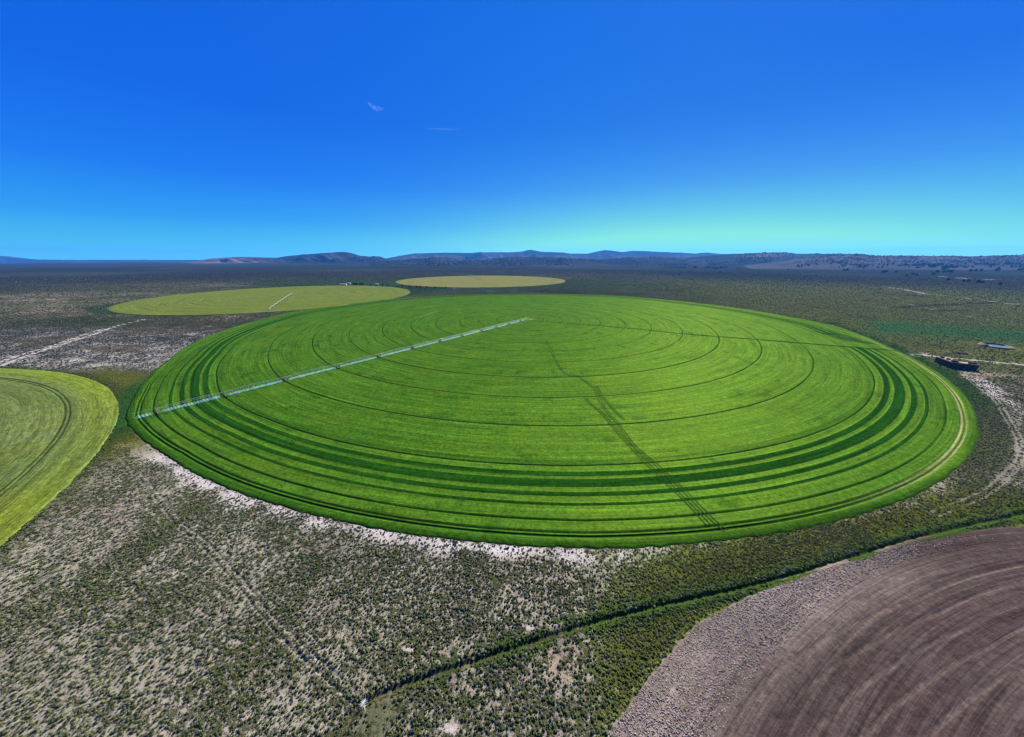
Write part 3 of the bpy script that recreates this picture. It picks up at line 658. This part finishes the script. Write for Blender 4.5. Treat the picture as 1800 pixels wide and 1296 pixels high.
def sector_points(d0, d1, dens, amax=77):
    area = math.radians(2*amax)/2*(d1*d1-d0*d0); n = int(area*dens)
    d = np.sqrt(rng.random(n)*(d1*d1-d0*d0)+d0*d0); a = np.radians((rng.random(n)*2-1)*amax)
    return d*np.sin(a), d*np.cos(a)
def shrubs(name, d0, d1, dens, smin, smax, lod, label, f0=0, f1=0):
    X, Y = sector_points(d0, d1, dens)
    e = np.minimum.reduce(inside(X, Y)); px, py = pixel(X, Y)
    m = (e > .3) & (px > -80) & (px < 1880) & (py < 1340); X, Y = X[m], Y[m]
    c, s, cov, den = paint(X, Y); dq = np.hypot(X, Y); keep = rng.random(len(X)) < den/1.3*(ss(d0, d0+f0, dq) if f0 else 1)*(ss(d1, d1-f1, dq) if f1 else 1); X, Y, s, den = X[keep], Y[keep], s[keep], den[keep]
    z = relief(X, Y); P = np.stack([X, Y, z-.05], -1); n = len(X)
    u = rng.random(n); scl = smin+(smax-smin)*u**1.8
    t = s*2.2; grey = (rng.random(n) < .16); t[grey] = np.array([.12, .14, .10]); dk = rng.random(n) < .25; t[dk] *= .65
    yl = rng.random(n) < .18; t[yl & ~grey] *= np.array([1.5, 1.4, .9])
    scatter(name, P, scl, t, [shrub_src(k, lod) for k in range(3)], M_shrub, label, 'shrubs'); print(name, n)
shrubs('near_sagebrush', 28, 150, 5.6, .22, .62, 0, 'olive sagebrush bushes dotted over the pale soil nearest the viewer')
shrubs('sagebrush', 130, 480, 2.2, .30, .68, 1, 'sagebrush flecking the ground around and between the circular fields', 20, 90)
shrubs('far_sagebrush', 390, 1500, .32, .55, 1.25, 1, 'darker sagebrush covering the flats beyond the main field on both sides', 90, 700)
shrubs('distant_sagebrush', 900, 3000, .02, 1.3, 2.6, 1, 'faint brush speckling the distant plain below the hills', 500, 900)

def clods():
    a = np.radians(rng.uniform(96, 150, 60000)); r = 278.3-13*rng.random(60000)**1.3; X = C5[0]+r*np.cos(a); Y = C5[1]+r*np.sin(a)
    m = (r < edge5(np.degrees(a))-.3) & (Y > 8) & (rng.random(60000) < ss(96, 116, np.degrees(a)) * ss(262, 270, r)); X, Y = X[m], Y[m]
    t = np.tile(np.array([[.25, .20, .175]]), (len(X), 1)); gr = rng.random(len(X)) < .12; t[gr] = [.10, .13, .05]
    Vb, Fb = ico(1, 9, .8, .4); src = [([(x*.3, y*.3, z*.3) for x, y, z in Vb], Fb)]*3
    scatter('soil_clods', np.c_[X, Y, gz(X, Y)-.02], .25+.6*rng.random(len(X)), t, src, M_shrub, 'rough pale clods along the left margin of the brown tilled field', 'clods'); print('clods', len(X))
clods()
# ditch bank with dry tumbleweeds
def along(path, step, off, jit):
    out = []; P = [np.array(p) for p in path]
    for a, b in zip(P[:-1], P[1:]):
        L_ = np.linalg.norm(b-a); t = (b-a)/L_; n = np.array([-t[1], t[0]])
        for k in range(int(L_/step)+1):
            out.append(a+t*step*(k+random.random()*.8)+n*(off+random.gauss(0, jit)))
    return np.array(out)
Q = along(ditch[8:], .55, 1.15, .28); Q = Q[np.hypot(Q[:, 0], Q[:, 1]) < 300]; Q = Q[rng.random(len(Q)) < .25+.9*ss(.4, .6, fbm(Q[:, 0]/7, Q[:, 1]/7, 8))]
Q = np.concatenate([Q, along(trail[-14:], .7, 0, .35)])
tw = np.where(fbm(Q[:, 0]/4, Q[:, 1]/4, 3)[:, None] > .56, np.array([[.17, .165, .13]]), np.array([[.06, .085, .03]]))
scatter('tumbleweed_bank', np.c_[Q, relief(Q[:, 0], Q[:, 1])-.02], .22+.42*rng.random(len(Q)), tw, [shrub_src(k+5, 0) for k in range(3)], M_shrub,
        'grey and green weeds caught along the far bank of the dark ditch', 'weeds')

# ------------------------------------------------------------------ centre-pivot sprinklers
def wheel_mb(c, r=.65, w_=.38):
    m = MB(); n = 16; V = []
    for s_ in (-1, 1):
        for rr_ in (r, r*.55): V += [(c[0]+rr_*math.cos(2*math.pi*k/n), c[1]+s_*w_/2*(1 if rr_ < r else .8), c[2]+rr_*math.sin(2*math.pi*k/n)) for k in range(n)]
    Fc = []
    for k in range(n):
        j = (k+1) % n
        Fc += [(k, j, 2*n+j, 2*n+k), (k, n+k, n+j, j), (2*n+k, 2*n+j, 3*n+j, 3*n+k), (n+k, 3*n+k, 3*n+j, n+j)]
    Fc += [tuple(n+k for k in range(n)), tuple(3*n+k for k in range(n))[::-1]]
    m.add(V, Fc); return m
def irrigator(C, ang, towers, label, spray, arch=.6, pr=.11, hang=True, M_steel=M_steel):
    root = empty('pivot_sprinkler', (C[0], C[1], gz(*C)+.1), ang)
    tag(root, label, 'sprinkler')
    p = MB()
    for a, b in ((-1, -1), (1, -1), (1, 1), (-1, 1)): p.tube([(a*1.6, b*1.6, 0), (a*.3, b*.3, 3.9)], .09)
    for z, q in ((1.3, 1.2), (2.6, .72)):
        for a, b, c, d in ((-1, -1, 1, -1), (1, -1, 1, 1), (1, 1, -1, 1), (-1, 1, -1, -1)): p.tube([(a*q, b*q, z), (c*q, d*q, z)], .05)
    p.tube([(0, 0, 0), (0, 0, 4.3)], .16, 8); p.build('pivot_tower', M_steel, root)
    bx_ = MB(); bx_.box((.9, 0, 1.5), (.35, .7, 1.1)); bx_.build('control_box', M_white, root)
    prev = 0.0; top = 3.9
    for i, t in enumerate(towers):
        s_ = MB(); n = 8; xs = np.linspace(prev, t, n+1); zz = top+arch*4*((xs-prev)/(t-prev))*(1-(xs-prev)/(t-prev))
        s_.tube([(x, 0, z) for x, z in zip(xs, zz)], pr, 6)
        low = [(xs[k], zz[k]-.95*min(1, 2.5*math.sin(math.pi*k/n))) for k in range(1, n)]
        for sd_ in (-1, 1):
            rod = [(xs[0], 0, zz[0])]+[(x, sd_*.75, z) for x, z in low]+[(xs[-1], 0, zz[-1])]; s_.tube(rod, .035, 4)
            for k in range(1, n): s_.tube([(xs[k], 0, zz[k]), (low[k-1][0], sd_*.75, low[k-1][1])], .03, 4)
        for k in range(1, n): s_.tube([(low[k-1][0], -.75, low[k-1][1]), (low[k-1][0], .75, low[k-1][1])], .03, 4)
        if hang:
            x = prev+1.5
            while x < t:
                z = top+arch*4*((x-prev)/(t-prev))*(1-(x-prev)/(t-prev)); s_.tube([(x, 0, z), (x, 0, 1.9)], .03, 4); x += 3.0
        s_.build('span', M_steel, root)
        d = MB()
        for q in (-1, 1):
            d.tube([(t, q*2.0, .75), (t, q*.15, top)], .085); d.tube([(t-.9, q*.1, top-.1), (t, q*2.0, .8)], .05); d.tube([(t, q*2, .75), (t, q*2, .6)], .12)
        d.tube([(t, -2.0, .75), (t, 2.0, .75)], .10); d.box((t, 0, .95), (.3, .6, .35))
        dt = d.build('drive_tower', M_steel, root)
        for q in (-1, 1):
            # wheels roll round the circle
            w_ = MB(); wm = wheel_mb((0, 0, 0)); V = [(t+y_, q*2.0+x_, .62+z_) for x_, y_, z_ in wm.v]; w_.add(V, wm.f); w_.build('wheel', M_dark, dt)
        prev = t
    e = MB(); e.tube([(prev, 0, top), (prev+9, 0, top+.2)], pr*.8, 6); e.tube([(prev, 0, top+1.2), (prev+6, 0, top+.25)], .03, 4); e.tube([(prev, 0, top), (prev, 0, top+1.2)], .05, 4)
    e.tube([(prev+9, 0, top+.2), (prev+9.3, .2, top+.9)], .08, 5); e.build('end_boom', M_steel, root)
    if spray:
        s_ = MB(); x = 14.0
        while x < prev+9:
            if min(abs(x-t) for t in towers) > 2.2:
                z0 = 2.2+.25*random.random(); rr_ = .75+.35*random.random(); n = 7; a0 = random.random()*6
                V = [(x, 0, z0)]+[(x+rr_*.75*math.cos(a0+6.283*k/n), rr_*.75*math.sin(a0+6.283*k/n), z0-.35) for k in range(n)]+[(x+rr_*math.cos(a0+6.283*k/n), rr_*math.sin(a0+6.283*k/n), .45) for k in range(n)]
                Fc = [(0, 1+k, 1+(k+1) % n) for k in range(n)]+[(1+k, 1+n+k, 1+n+(k+1) % n, 1+(k+1) % n) for k in range(n)]
                s_.add(V, Fc)
            x += 1.5
        o = s_.build('water_spray', M_spray, root, smooth=True); o['kind'] = 'stuff'
    return root
irrigator(C1, R(-127.9), T1, 'long steel pivot sprinkler spraying pale mist across the bright green main field', True)
irrigator((-556, 826), math.atan2(549-826, -420+556), [36, 72, 108, 144, 180, 216, 252, 286], 'silvery scalloped sprinkler arm on the pale green circle at left', False, arch=1.6, pr=.22, hang=False, M_steel=M_steel2)
irrigator((-127, 1378), math.atan2(1673-1378, -221+127), [37*k for k in range(1, 9)], 'thin white sprinkler arm on the most distant pale circle', False, arch=.6, pr=.55, hang=False, M_steel=M_steel2)

# ------------------------------------------------------------------ haystack, heap, pole, pond
def haystack():
    pts = [ground(1641.0, 636.3), ground(1655, 641.8), ground(1669.7, 646.7), ground(1693, 649.6), ground(1717, 652.2)]
    P = smooth_path(pts, 3); tot = sum(np.linalg.norm(b-a) for a, b in zip(P[:-1], P[1:])); c = P[len(P)//2]
    root = empty('hay_stack', (c[0], c[1], 0)); tag(root, 'long dark curved stack of hay bales beside the dirt road', 'hay stack')
    cum = [0]
    for a, b in zip(P[:-1], P[1:]): cum.append(cum[-1]+np.linalg.norm(b-a))
    cum = np.array(cum); PA = np.array(P)
    def at(s_): return np.array([np.interp(s_, cum, PA[:, 0]), np.interp(s_, cum, PA[:, 1])])
    s_ = 0; i = 0
    while s_ < tot-1.5:
        L_ = 3.0; a = at(s_); b = at(min(s_+L_, tot)); t = (b-a)/np.linalg.norm(b-a); n = np.array([-t[1], t[0]])
        if n @ (a) < 0: n = -n
        m = MB(); rz = math.atan2(t[1], t[0]); ht = 4 if 0 < i else 4
        for lv in range(ht):
            for dpt in range(3):
                q = (a+b)/2 + n*(1.25+dpt*2.45+random.uniform(-.14, .14)) - c + t*random.uniform(-.06, .06)
                m.box((q[0], q[1], .62+lv*1.22), (np.linalg.norm(b-a)-.12, 2.38, 1.18), 1 if lv == ht-1 and dpt > 0 else 0, rz+random.uniform(-.03, .03))
        if random.random() < .35:
            q = (a+b)/2+n*(3+2*random.random())-c; m.box((q[0], q[1], .62+ht*1.22), (2.2, 1.2, 1.0), 0, rz+.4)
        m.build('bale_column', [M_hay, M_haytop], root); s_ += L_; i += 1
haystack()
def heap():
    a = ground(1678, 621.5); b = ground(1704, 625); V = []; nx, ny = 30, 12
    for j in range(ny):
        for i in range(nx):
            u, v = i/(nx-1), j/(ny-1); t = b-a; n = np.array([-t[1], t[0]]); n /= np.linalg.norm(n)
            if n@a < 0: n = -n
            p = a+t*u+n*(v-.2)*9; e = math.sin(math.pi*u)**.5*math.sin(math.pi*v)**.6
            z = e*(1.0+1.3*vn(np.array([u*9.]), np.array([v*4.]), 5)[0])-.15
            V.append((p[0]-a[0], p[1]-a[1], z))
    o = mesh_obj('debris_heap', V, grid_faces(ny, nx), M_tarp, loc=(a[0], a[1], 0)); tag(o, 'low black heap on the pale bare patch behind the hay stack', 'heap')
heap()
def pole(px, py, h):
    g = ground(px, py); m = MB(); m.tube([(0, 0, 0), (1.1, .1, h)], .22, 8, r2=.14); root = empty('utility_pole', (g[0], g[1], -.1))
    m.build('pole', M_wood, root); c = MB(); c.box((1.05, .1, h-.6), (.14, 2.2, .14)); c.build('crossarm', M_wood, root)
    tag(root, 'thin leaning timber pole standing alone between hay stack and pond', 'pole')
pole(1678, 605, 6.0)
def pond():
    # ring bank with water inside
    n = 64; t0 = ground(1724, 604.2); t1 = ground(1779, 611); ax = (t1-t0)/2; a = np.linalg.norm(ax)*.98; ang = math.atan2(ax[1], ax[0]); b = 8.5
    prof = [(1.25, -.3), (1.14, .7), (1.05, 1.3), (1.0, 1.3), (.9, .2), (.8, -1.9)]; V = []
    for q, z in prof:
        for k in range(n):
            f = 2*math.pi*k/n; x = (a*q)*math.cos(f); y = (b+(q-1)*a)*math.sin(f)*(1 if q >= 1 else 1)
            if (x*math.sin(ang)+y*math.cos(ang)) < 0 and z > 0: z_ = z*.22
            else: z_ = z
            nz = .25*(vn(np.array([k*.7]), np.array([q*5]), 3)[0]-.5)
            V.append((x*math.cos(ang)-y*math.sin(ang), x*math.sin(ang)+y*math.cos(ang), z_+nz))
    c = (t0+t1)/2
    o = mesh_obj('pond_bank', V, grid_faces(len(prof), n, True), flat('bank_soil', (.14, .12, .08), .95, 0, .05, .3, .5), smooth=True, loc=(c[0], c[1], gz(*c))); tag(o, kind='structure')
    V = []
    for q in (0.01, 1.0):
        for k in range(n):
            f = 2*math.pi*k/n; x = a*.93*q*math.cos(f); y = (b-.5)*q*math.sin(f); V.append((x*math.cos(ang)-y*math.sin(ang), x*math.sin(ang)+y*math.cos(ang), 0))
    o = mesh_obj('water', V, grid_faces(2, n, True), M_water, smooth=True, loc=(c[0], c[1], gz(*c)-.1)); tag(o, kind='structure')
pond()
def dead_bush():
    g = ground(639, 1240); m = MB(); r = random.Random(4)
    for i in range(60):
        a = r.random()*6.283; e = .2+1.2*r.random(); L_ = .5+.45*r.random()
        p1 = np.array([math.cos(a)*math.cos(e), math.sin(a)*math.cos(e), math.sin(e)])*L_; p2 = p1*1.5+np.array([r.gauss(0, .16), r.gauss(0, .16), r.gauss(0, .12)])
        m.tube([(0, 0, .05), tuple(p1), tuple(p2)], .035, 4, r2=.012)
    o = m.build('dead_bush', flat('bleached_twigs', (.62, .62, .58)), loc=(g[0], g[1], 0)); tag(o, 'bleached grey dead bush at the bend where ditch and trail meet', 'bush')
dead_bush()

# ------------------------------------------------------------------ farmstead far off
def shed(px, py, L_, W_, h, rz, label, roofm, wallm, open_=False):
    g = ground(px, py); root = empty('farm_shed', (g[0], g[1], gz(*g)), rz); tag(root, label, 'shed')
    m = MB(); m.box((0, 0, h/2), (L_, W_, h)); m.build('wall', wallm, root)
    r_ = MB(); e = .5; V = [(-L_/2-e, -W_/2-e, h), (L_/2+e, -W_/2-e, h), (L_/2+e, W_/2+e, h), (-L_/2-e, W_/2+e, h), (-L_/2-e, 0, h+W_*.24), (L_/2+e, 0, h+W_*.24)]
    r_.add(V, [(0, 1, 5, 4), (2, 3, 4, 5), (0, 4, 3), (1, 2, 5), (3, 2, 1, 0)]); r_.build('roof', roofm, root)
    for k in range(max(1, int(L_/7))):
        d = MB(); d.box((-L_/2+3.5+k*7, -W_/2-.03, 1.7), (3.2, .1, 3.2)); d.build('door', M_wood, root)
shed(604, 501.6, 20, 10, 3.6, R(5), 'long pale shed left of the dark farmstead trees', M_white, M_white)
shed(613.5, 499.6, 11, 8, 3.8, R(-10), 'small blue-grey roofed shed just behind the long pale shed', M_roof, M_white)
shed(663, 501.0, 9, 7, 3.2, R(12), 'white hut standing alone right of the farmstead trees', M_roof, M_white)
shed(797.5, 508.6, 6, 5, 2.8, R(8), 'tiny white hut in the brush below the most distant circle', M_white, M_white)
shed(859, 514.0, 5, 3, 2.4, R(3), 'tiny grey pump house just behind the main field edge', M_roof, M_wood)

# ------------------------------------------------------------------ trees
def tree_mesh(name, h, w_, seed, foliage):
    r = random.Random(seed); m = MB(); m.tube([(0, 0, -.3), (r.uniform(-.2, .2), 0, h*.3), (r.uniform(-.3, .3), .1, h*.7)], .05*h, 6, 1, r2=.015*h)
    for k in range(4): a = k*1.6+r.random(); m.tube([(0, 0, h*(.15+.1*k)), (math.cos(a)*w_*.32, math.sin(a)*w_*.32, h*(.35+.12*k))], .018*h, 4, 1, r2=.008*h)
    for i in range(150):
        t = r.random(); z = h*(.10+.9*t); rad = w_/2*math.sin(math.pi*min(1, (.22+.78*t)))**.7*(.55+.6*r.random()); a = r.random()*6.283
        c = np.array([rad*math.cos(a), rad*math.sin(a), z]); s_ = w_*.14*(.7+.6*r.random())
        u = np.array([r.gauss(0, 1) for _ in range(3)]); u /= np.linalg.norm(u); v = np.cross(u, (r.random(), r.random(), 1)); v /= np.linalg.norm(v); n = np.cross(u, v)
        m.add([c+u*s_, c+v*s_, c-u*s_, c-v*s_*.8, c+n*s_*.7], [(0, 1, 4), (1, 2, 4), (2, 3, 4), (3, 0, 4), (0, 3, 2, 1)], 0)
    me = bpy.data.meshes.new(name); me.from_pydata([tuple(map(float, v)) for v in m.v], [], m.f); me.update()
    me.polygons.foreach_set('material_index', np.array(m.m, np.int32)); me.materials.append(foliage); me.materials.append(M_bark); return me
M_poplar = flat('farm_tree_foliage', (.018, .040, .018), .8, 0, .1, .35, .8)
J = [tree_mesh('juniper', 6.5, 6.0, s_, M_juniper) for s_ in (1, 2, 3)]
Pm = [tree_mesh('farm_tree', 7.0, 6.0, s_, M_poplar) for s_ in (11, 12)]
hillV = hill_surf['juniper_hill']
def surf_z(X, Y):
    z = float(relief(np.array([X]), np.array([Y]))[0]); V, T, xs, nt_ = hillV
    if Y > 2450:
        d = (V[:, 0]-X)**2+(V[:, 1]-Y)**2; i = np.argmin(d)
        if d[i] < 60**2: z = max(z, float(V[i, 2]))
    return z
def put_tree(name, mesh, X, Y, s_, label, cat, group):
    o = bpy.data.objects.new(name, mesh); col.objects.link(o); o.location = (X, Y, surf_z(X, Y)-.1)
    o.rotation_euler = (0, 0, random.random()*6.28); o.scale = (s_, s_, s_*random.uniform(.85, 1.1)); tag(o, label, cat, group); return o
k8 = [(405, 268), (412, 270), (435, 262), (535, 267), (640, 303), (702, 286), (736, 298), (900, 290), (937, 268), (945, 269), (1005, 268), (1047, 262), (1070, 267), (1080, 267), (1090, 260), (1000, 240), (1015, 236), (1030, 233), (1065, 229), (1080, 228), (1270, 257), (1320, 255), (1375, 253), (1525, 250), (1545, 246), (1750, 245), (1790, 243), (1047, 343), (1200, 358), (1248, 358), (1345, 370), (1390, 371), (1560, 393), (870, 232), (20, 247), (50, 247), (25, 218), (108, 200), (1550, 205)]
n_j = 0
for a, b in k8:
    g = ground(1480+a/5.625, 430+b/5.625+1.2); s_ = np.hypot(*g)/3300*1.35
    put_tree('juniper', J[n_j % 3], g[0], g[1], s_*random.uniform(1.4, 1.8), 'small dark juniper standing apart on the right-hand plain below the hill', 'juniper', 'lone junipers on the right plain'); n_j += 1
rows = [(x, 182+random.uniform(-2, 2)) for x in np.linspace(302, 470, 15)]+[(540, 175), (552, 172), (558, 180), (545, 183)]+[(random.uniform(600, 830), random.uniform(172, 188)) for _ in range(26)]+[(745, 215), (755, 214), (285, 215), (420, 237), (885, 190), (910, 192), (1285, 197)]
for a, b in rows:
    g = ground(1100+a/4.5, 430+b/4.5+.8); s_ = np.hypot(*g)/3000
    put_tree('juniper', J[n_j % 3], g[0], g[1], s_*random.uniform(1.2, 1.6), 'dark juniper in the loose row on the middle plain before the mesas', 'juniper', 'row of junipers on the middle plain'); n_j += 1
# on the hill: sample its front face, the nearest ones singly
V, T, xs_, nt_ = hillV
front = np.where((T > .12) & (T < .98))[0]
wgt = (.12+ss(.46, .62, fbm(V[:, 0]/260, V[:, 1]/120, 83)))*(.5+.8*T); pxv, pyv = pixel(V[:, 0], V[:, 1], V[:, 2])
wgt = wgt*((pxv > 1400) & (pxv < 1810)); wf = wgt[front]/wgt[front].sum()
pick = rng.choice(front, 1500, p=wf, replace=True); order = np.argsort(V[pick, 1])
single = pick[order[:190]]; rest = pick[order[190:]]
for i in single:
    put_tree('juniper', J[n_j % 3], V[i, 0]+random.uniform(-10, 10), V[i, 1]+random.uniform(-12, 12), random.uniform(1.4, 2.2), 'dark juniper speckling the lower slope of the right-hand hill', 'juniper', 'junipers low on the right hill'); n_j += 1
def blob_src(seed):
    Vv, Ff = ico(1, seed, 1.0, .3); return [(x*.5, y*.5, z*.62) for x, y, z in Vv], Ff
def wood(name, idx, VV, size, label):
    P = VV[idx].copy(); P[:, 0] += rng.normal(0, 14, len(P)); P[:, 1] += rng.normal(0, 14, len(P)); P[:, 2] -= .5
    scatter(name, P, size*(.6+.8*rng.random(len(P))), np.tile(np.array([[.008, .015, .014]]), (len(P), 1)), [blob_src(q) for q in (1, 2, 3)], M_shrub, label, 'woodland')
wood('juniper_woodland', rest, V, 11, 'dense junipers dotting the upper slope and crest of the right hill')
for nm, n_, th_, size, lab in (('flat_mesa', 2600, .47, 13, 'dark wooded slopes of the flat-topped mesa right of centre'), ('wooded_foothill', 3000, .46, 12, 'dark juniper patches on the low foothills before the blue mesas'), ('dark_hill', 2600, .47, 16, 'dark woods on the broad hill left of centre')):
    Vh, Th, xh, nh = hill_surf[nm]; fr_ = np.where((Th > .05) & (Th < 1.01))[0]
    ww = ss(th_, th_+.08, fbm(Vh[:, 0]/420, Vh[:, 1]/200, len(nm)))+.02; ww = ww[fr_]
    if nm == 'dark_hill': ww = ww*ss(-3200, -2200, Vh[fr_, 0])+1e-4
    wood('juniper_woodland', rng.choice(fr_, n_, p=ww/ww.sum()), Vh, size, lab)
for i in range(26):
    px = 619+random.random()*22 if i < 12 else 652+(i-12)*11+random.uniform(-4, 4); py = 500.4+random.uniform(-.3, .4) if i < 12 else 502.5+(px-652)*.04
    g = ground(px, py); lab = 'dark tree in the shelter clump beside the farm sheds' if i < 12 else 'dark low tree in the straggling line beyond the far-left circle'
    put_tree('farm_tree', Pm[i % 2], g[0], g[1], random.uniform(.7, 1.0), lab, 'tree', 'farmstead shelter trees' if i < 12 else 'straggling tree line')

# ------------------------------------------------------------------ wisps of cloud, far above the haze
def cloud(name, path, rad, label, dens):
    m = MB(); P = [np.array(p) for p in path]; n = len(P)
    rings = []
    for i, p in enumerate(P):
        t = P[min(i+1, n-1)]-P[max(i-1, 0)]; t /= np.linalg.norm(t); a = np.cross(t, (0, 0, 1)); a /= np.linalg.norm(a); b = np.cross(t, a)
        rr = rad*(math.sin(math.pi*(i+.4)/(n-.2))**.7+.03)
        rings += [p+rr*(a*math.cos(k*math.pi/4)*1.6+b*math.sin(k*math.pi/4)) for k in range(8)]
    c = sum(P)/n; Fc = [(i*8+k, i*8+(k+1) % 8, (i+1)*8+(k+1) % 8, (i+1)*8+k) for i in range(n-1) for k in range(8)]+[tuple(range(8))[::-1], tuple((n-1)*8+k for k in range(8))]
    mt = bpy.data.materials.new(name); mt.use_nodes = True; t_ = mt.node_tree; t_.nodes.clear()
    v = N(t_, 'ShaderNodeVolumePrincipled', ins={'Color': (.62, .86, 1, 1), 'Anisotropy': .3}); o_ = N(t_, 'ShaderNodeOutputMaterial'); co = N(t_, 'ShaderNodeTexCoord').outputs['Object']
    t_.links.new(mrange(t_, noise(t_, co, 1/(rad*1.2), 4, .6), .42, .7, 0, dens), v.inputs['Density']); t_.links.new(v.outputs[0], o_.inputs['Volume'])
    o = mesh_obj(name, [q-c for q in rings], Fc, mt, smooth=True, loc=tuple(c)); mt.cycles.homogeneous_volume = False
    tag(o, label, 'cloud'); return o
def skyp(px, py, Y): x, z = lift(px, py, Y); return (float(x), float(Y), float(z))
cloud('cloud_wisp', [skyp(x, y, 9000) for x, y in smooth_path([(646, 178), (652, 185), (660, 190), (668, 191), (676, 190)], 3)], 48, 'small hooked white cloud wisp high in the blue sky', .0012)
cloud('cloud_wisp', [skyp(x, y, 14000) for x, y in smooth_path([(742, 227), (765, 226.6), (790, 227.2), (815, 228)], 4)], 26, 'thin straight horizontal streak of cloud in the blue sky', .0011)

# ------------------------------------------------------------------ air
def haze():
    m = MB(); m.box((0, 0, 80), (38400, 38400, 720)); mt = bpy.data.materials.new('haze'); mt.use_nodes = True; t = mt.node_tree; t.nodes.clear()
    v = N(t, 'ShaderNodeVolumePrincipled', ins={'Color': (.06, .32, .95, 1), 'Density': 3.0e-5, 'Anisotropy': 0.2}); o = N(t, 'ShaderNodeOutputMaterial')
    t.links.new(v.outputs[0], o.inputs['Volume'])
    ob = m.build('haze', mt); tag(ob, 'thin blue haze softening the far hills', 'haze', kind='stuff')
haze()
